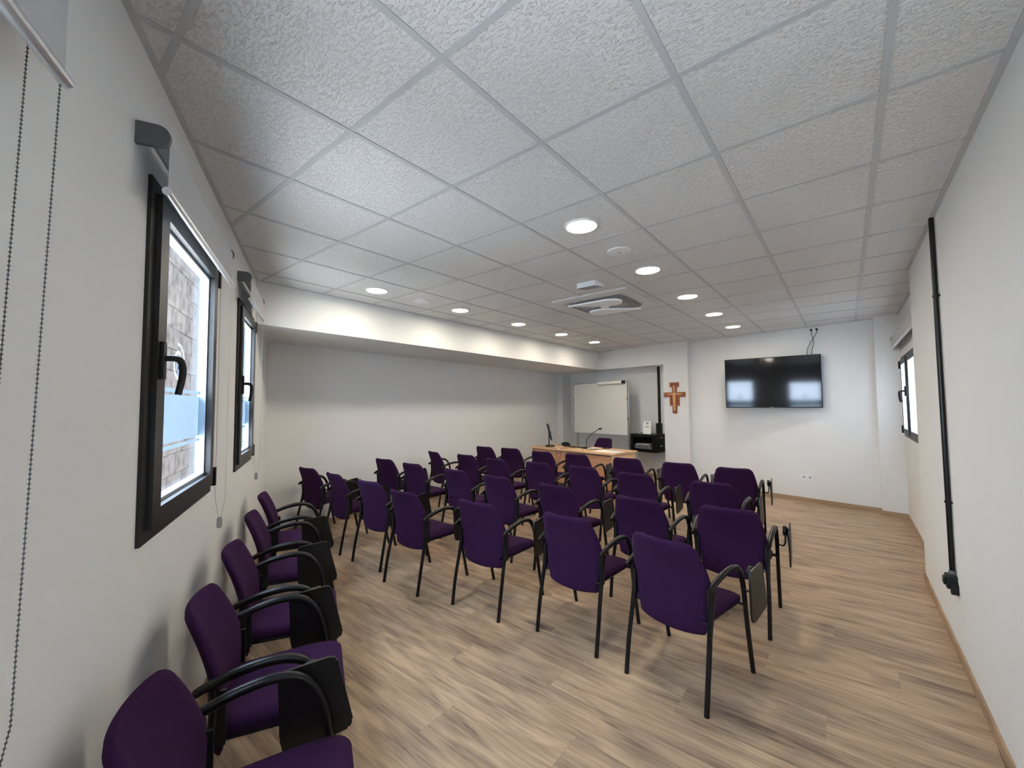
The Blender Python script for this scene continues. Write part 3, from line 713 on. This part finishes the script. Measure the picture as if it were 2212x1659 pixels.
bm = bmesh.new(); bx(bm, -.20, .12, -.41, -.12, .14, .165, bevel=.004); link('router', bm, M_grayl, t)
for k in range(10):
    bm = bmesh.new(); x = -.2 + k * .045; tube(bm, smoothpath([(x, -.405, .12), (x + .01, -.43, .10), (x + .02, -.425, .07), (x + .03, -.405, .075)], 4), .004, 6); link('patch_cable', bm, M_grayl if k % 2 else M_gray, t, smooth=True)
for z in (.13, .30):
    bm = bmesh.new(); bx(bm, .300, .303, -.28, -.20, z - .012, z + .012); link('vent_slot', bm, M_louv, t)
# pipe down to rack
t = empty('cable_trunking', B(-1.46, 8.25, .935), math.atan(BK)); tag(t, 'black vertical cable trunking above the network rack', 'conduit')
bm = bmesh.new(); bx(bm, -.022, .022, -.04, 0, 0, 1.43); link('channel', bm, M_blackp, t)
bm = bmesh.new(); bx(bm, -.05, .05, -.09, 0, 0, .22, bevel=.008); link('junction_box', bm, M_blackp, t)
# sign on rack
t = empty('paper_sign', B(-1.65, 7.93, .935), math.atan(BK) + .12); tag(t, 'white printed notice standing on the network rack', 'sign')
F2 = lambda x, y, z: Vector((x, y + z * .18, z))
bm = bmesh.new(); bx(bm, -.085, .085, -.002, .002, 0, .265, f=F2); link('sheet', bm, M_paper, t)
bm = bmesh.new(); bx(bm, -.088, .088, .004, .008, 0, .268, f=F2); bx(bm, -.03, .03, .008, .10, 0, .006); link('stand', bm, M_grayl, t)
bm = bmesh.new(); lathe(bm, [(.0, 0), (.020, 0), (.020, .0006)], 16, f=lambda a, b_, c_: F2(-.012 + a, -.0031 + c_, .225 + b_ * .8)); link('logo_disc', bm, M_mark, t)
bm = bmesh.new(); lathe(bm, [(.012, 0), (.018, 0), (.018, .0006), (.012, .0006)], 16, f=lambda a, b_, c_: F2(.025 + a, -.0031 + c_, .225 + b_)); link('logo_ring', bm, M_grayl, t)
bm = bmesh.new()
for (x, z, w_) in ((0, .188, .030), (0, .178, .026), (0, .150, .05), (-.0, .141, .055), (0, .132, .048)): bx(bm, x - w_, x + w_, -.0034, -.0026, z, z + .004, f=F2)
link('text_lines', bm, M_mark, t)
o = box('small_bottle', M_grayl, None, -.015, .015, -.015, .015, 0, .06, bevel=.004); o.location = B(-1.84, 8.0, .936); tag(o, 'tiny grey box standing left of the notice on the rack', 'box')

# ------------------------------------------------------------------ desk
DA = math.radians(-8.0)
t = empty('desk', (-2.28, 6.57, 0), DA); tag(t, 'beech laminate presenter desk facing the rows of chairs', 'desk')
bm = bmesh.new(); bx(bm, -.955, .955, -.40, .40, .715, .74, bevel=.003); link('desktop', bm, M_dskf, t)
bm = bmesh.new(); bx(bm, -.90, .90, -.33, -.31, .12, .70); link('front_panel', bm, M_dsk, t)
for s in (-1, 1):
    bm = bmesh.new(); bx(bm, s * .90, s * .925, -.36, .37, 0, .715); link('side_panel', bm, M_dskf, t)
bm = bmesh.new(); bx(bm, -.06, .90, -.345, -.33, .693, .700); link('shadow_rail', bm, M_blackp, t)
cd, sn = math.cos(DA), math.sin(DA)
def DP(x, y, z=.74): return Vector((-2.28 + cd * x - sn * y, 6.57 + sn * x + cd * y, z))
# monitor
t = empty('computer_monitor', (-2.98, 6.62, .74), math.radians(127)); tag(t, 'black computer monitor seen edge on at the desk left end', 'monitor')
bm = bmesh.new(); bx(bm, -.25, .25, -.012, .012, .13, .44, f=lambda x, y, z: Vector((x, y + (z - .13) * .22, z)), bevel=.004); link('screen', bm, M_blackp, t)
bm = bmesh.new(); bx(bm, -.235, .235, -.0155, -.011, .15, .425, f=lambda x, y, z: Vector((x, y + (z - .13) * .22, z))); link('display_glass', bm, M_screen, t)
bm = bmesh.new(); bx(bm, -.025, .025, .03, .05, .01, .30); bx(bm, -.03, .03, .0, .05, .22, .28); link('stand_neck', bm, M_blackp, t)
bm = bmesh.new(); prism(bm, rrect(.24, .18, .03, cy=.02), 0, .012); link('stand_base', bm, M_blackp, t)
def small(name, m, loc, rz, dims, label, cat, bev=.003):
    o = box(name, m, None, -dims[0] / 2, dims[0] / 2, -dims[1] / 2, dims[1] / 2, 0, dims[2], bevel=bev); o.location = loc; o.rotation_euler = (0, 0, rz)
    return tag(o, label, cat)
small('speaker_box', M_gray, (-2.81, 6.88, .74), DA, (.13, .09, .065), 'small dark grey box behind the monitor on the desk', 'box', .006)
# keyboard, mouse-like dark case, remote, paper, notes
t = empty('keyboard', (-2.37, 6.71, .74), DA); tag(t, 'flat black computer keyboard on the desk', 'keyboard')
bm = bmesh.new(); bx(bm, -.22, .22, -.07, .07, 0, .014, bevel=.004); link('case', bm, M_blackp, t)
bm = bmesh.new()
for i in range(14):
    for k in range(4): bx(bm, -.205 + i * .0293, -.205 + i * .0293 + .025, -.055 + k * .028, -.055 + k * .028 + .023, .014, .019)
o = link('keys', bm, M_gray, t); o['kind'] = 'stuff'
t = empty('desk_phone', (-2.69, 6.75, .74), DA); tag(t, 'black rounded desk phone left of the keyboard', 'phone')
bm = bmesh.new(); lathe(bm, [(.075, 0), (.08, .02), (.06, .05), (.02, .062), (.0, .063)], 20); link('body', bm, M_blackp, t, smooth=True)
bm = bmesh.new(); tube(bm, smoothpath([(-.09, -.03, .035), (-.03, -.03, .07), (.03, -.03, .068), (.08, -.03, .04)], 4), .016, 8); link('handset', bm, M_blackp, t, smooth=True)
small('remote_control', M_blackp, (-1.87, 6.80, .74), DA + .3, (.14, .045, .018), 'black remote control near the desk right end', 'remote', .005)
small('paper_sheet', M_paper, (-1.63, 6.40, .74), DA + .08, (.44, .30, .002), 'white sheet of paper at the desk front right', 'paper', 0)
small('sticky_note', M_yel, (-2.24, 6.42, .74), DA, (.09, .09, .002), 'yellow sticky note at the desk front middle', 'note', 0)
t = empty('small_dish', (-2.01, 6.53, .74)); tag(t, 'shallow white dish beside the microphone base', 'dish')
bm = bmesh.new(); lathe(bm, [(.0, 0), (.06, 0), (.10, .026), (.094, .026), (.055, .006), (.0, .006)], 24); link('bowl', bm, M_white, t, smooth=True)
t = empty('gooseneck_microphone', (-2.18, 6.60, .74)); tag(t, 'black gooseneck microphone bending right on the desk', 'microphone')
bm = bmesh.new(); prism(bm, rrect(.10, .13, .02), 0, .03); link('base', bm, M_blackp, t)
bm = bmesh.new(); P = [Vector(p) for p in ((0, .02, .02), (-.005, .02, .12), (.02, .02, .19), (.11, .02, .27), (.24, .02, .36), (.27, .02, .375))]; tube(bm, smoothpath(P, 6), .006, 8); link('gooseneck', bm, M_blackp, t, smooth=True)
bm = bmesh.new(); tube(bm, [(.262, .02, .37), (.285, .02, .378), (.31, .02, .38)], .016, 10); link('capsule', bm, M_blackp, t, smooth=True)
for k, P in enumerate(([(-2.98, 6.55, .75), (-2.93, 6.38, .745), (-2.82, 6.32, .744), (-2.70, 6.29, .744), (-2.60, 6.22, .74), (-2.58, 6.20, .60), (-2.66, 6.18, .30), (-2.70, 6.20, .02)],
                       [(-2.42, 6.60, .746), (-2.50, 6.50, .746), (-2.52, 6.35, .745), (-2.50, 6.22, .742), (-2.50, 6.19, .6), (-2.60, 6.17, .32), (-2.64, 6.20, .02)],
                       [(-2.86, 6.62, .80), (-2.84, 6.70, .765), (-2.82, 6.80, .775)])):
    bm = bmesh.new(); tube(bm, smoothpath(P, 8), .0035, 6); tag(link('desk_cable', bm, M_blackp, smooth=True), ['thin black cable from the monitor over the desk front', 'thin black cable from the keyboard over the desk front', 'short black cable between monitor and grey box'][k], 'cable', 'desk cables')
small('computer_case', M_blackp, (-2.52, 6.03, 0), DA, (.40, .16, .14), 'low black box on the floor before the desk', 'box', .006)
t = empty('white_cup', (-1.42, 5.48, .462)); tag(t, 'small white cup on a chair seat in the row nearest the desk', 'cup')
bm = bmesh.new(); lathe(bm, [(.0, 0), (.028, 0), (.036, .085), (.033, .085), (.026, .004), (.0, .004)], 18); link('cup_wall', bm, M_white, t, smooth=True)

# ------------------------------------------------------------------ outside
ox = struct('wall_outside', 'stone wall outside the left windows, darkened against daylight glare')
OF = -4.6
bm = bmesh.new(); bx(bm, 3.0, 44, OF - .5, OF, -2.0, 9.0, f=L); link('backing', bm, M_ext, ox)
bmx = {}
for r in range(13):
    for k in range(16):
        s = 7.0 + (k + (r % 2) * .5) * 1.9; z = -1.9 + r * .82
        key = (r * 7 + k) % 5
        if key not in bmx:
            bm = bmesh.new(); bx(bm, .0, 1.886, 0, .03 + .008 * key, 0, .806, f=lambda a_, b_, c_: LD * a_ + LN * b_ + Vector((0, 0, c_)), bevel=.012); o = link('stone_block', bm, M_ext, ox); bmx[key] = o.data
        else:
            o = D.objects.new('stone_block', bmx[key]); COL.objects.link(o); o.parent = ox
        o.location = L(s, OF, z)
g = struct('trim_2', 'pale paving outside the building')
bm = bmesh.new(); bx(bm, -60, 60, -60, 60, -2.1, -1.9); link('paving', bm, M_ground, g)
pw = struct('wall_skyblock', 'added pale wall blocking sky light outside the right window')  # unseen added wall, set close and raised to cut sky light
bm = bmesh.new(); bx(bm, 5.0, 5.3, -6, 40, -2.0, 4.6); link('panel', bm, mat('white_render', (.8, .8, .78), .9, var=.02), pw)
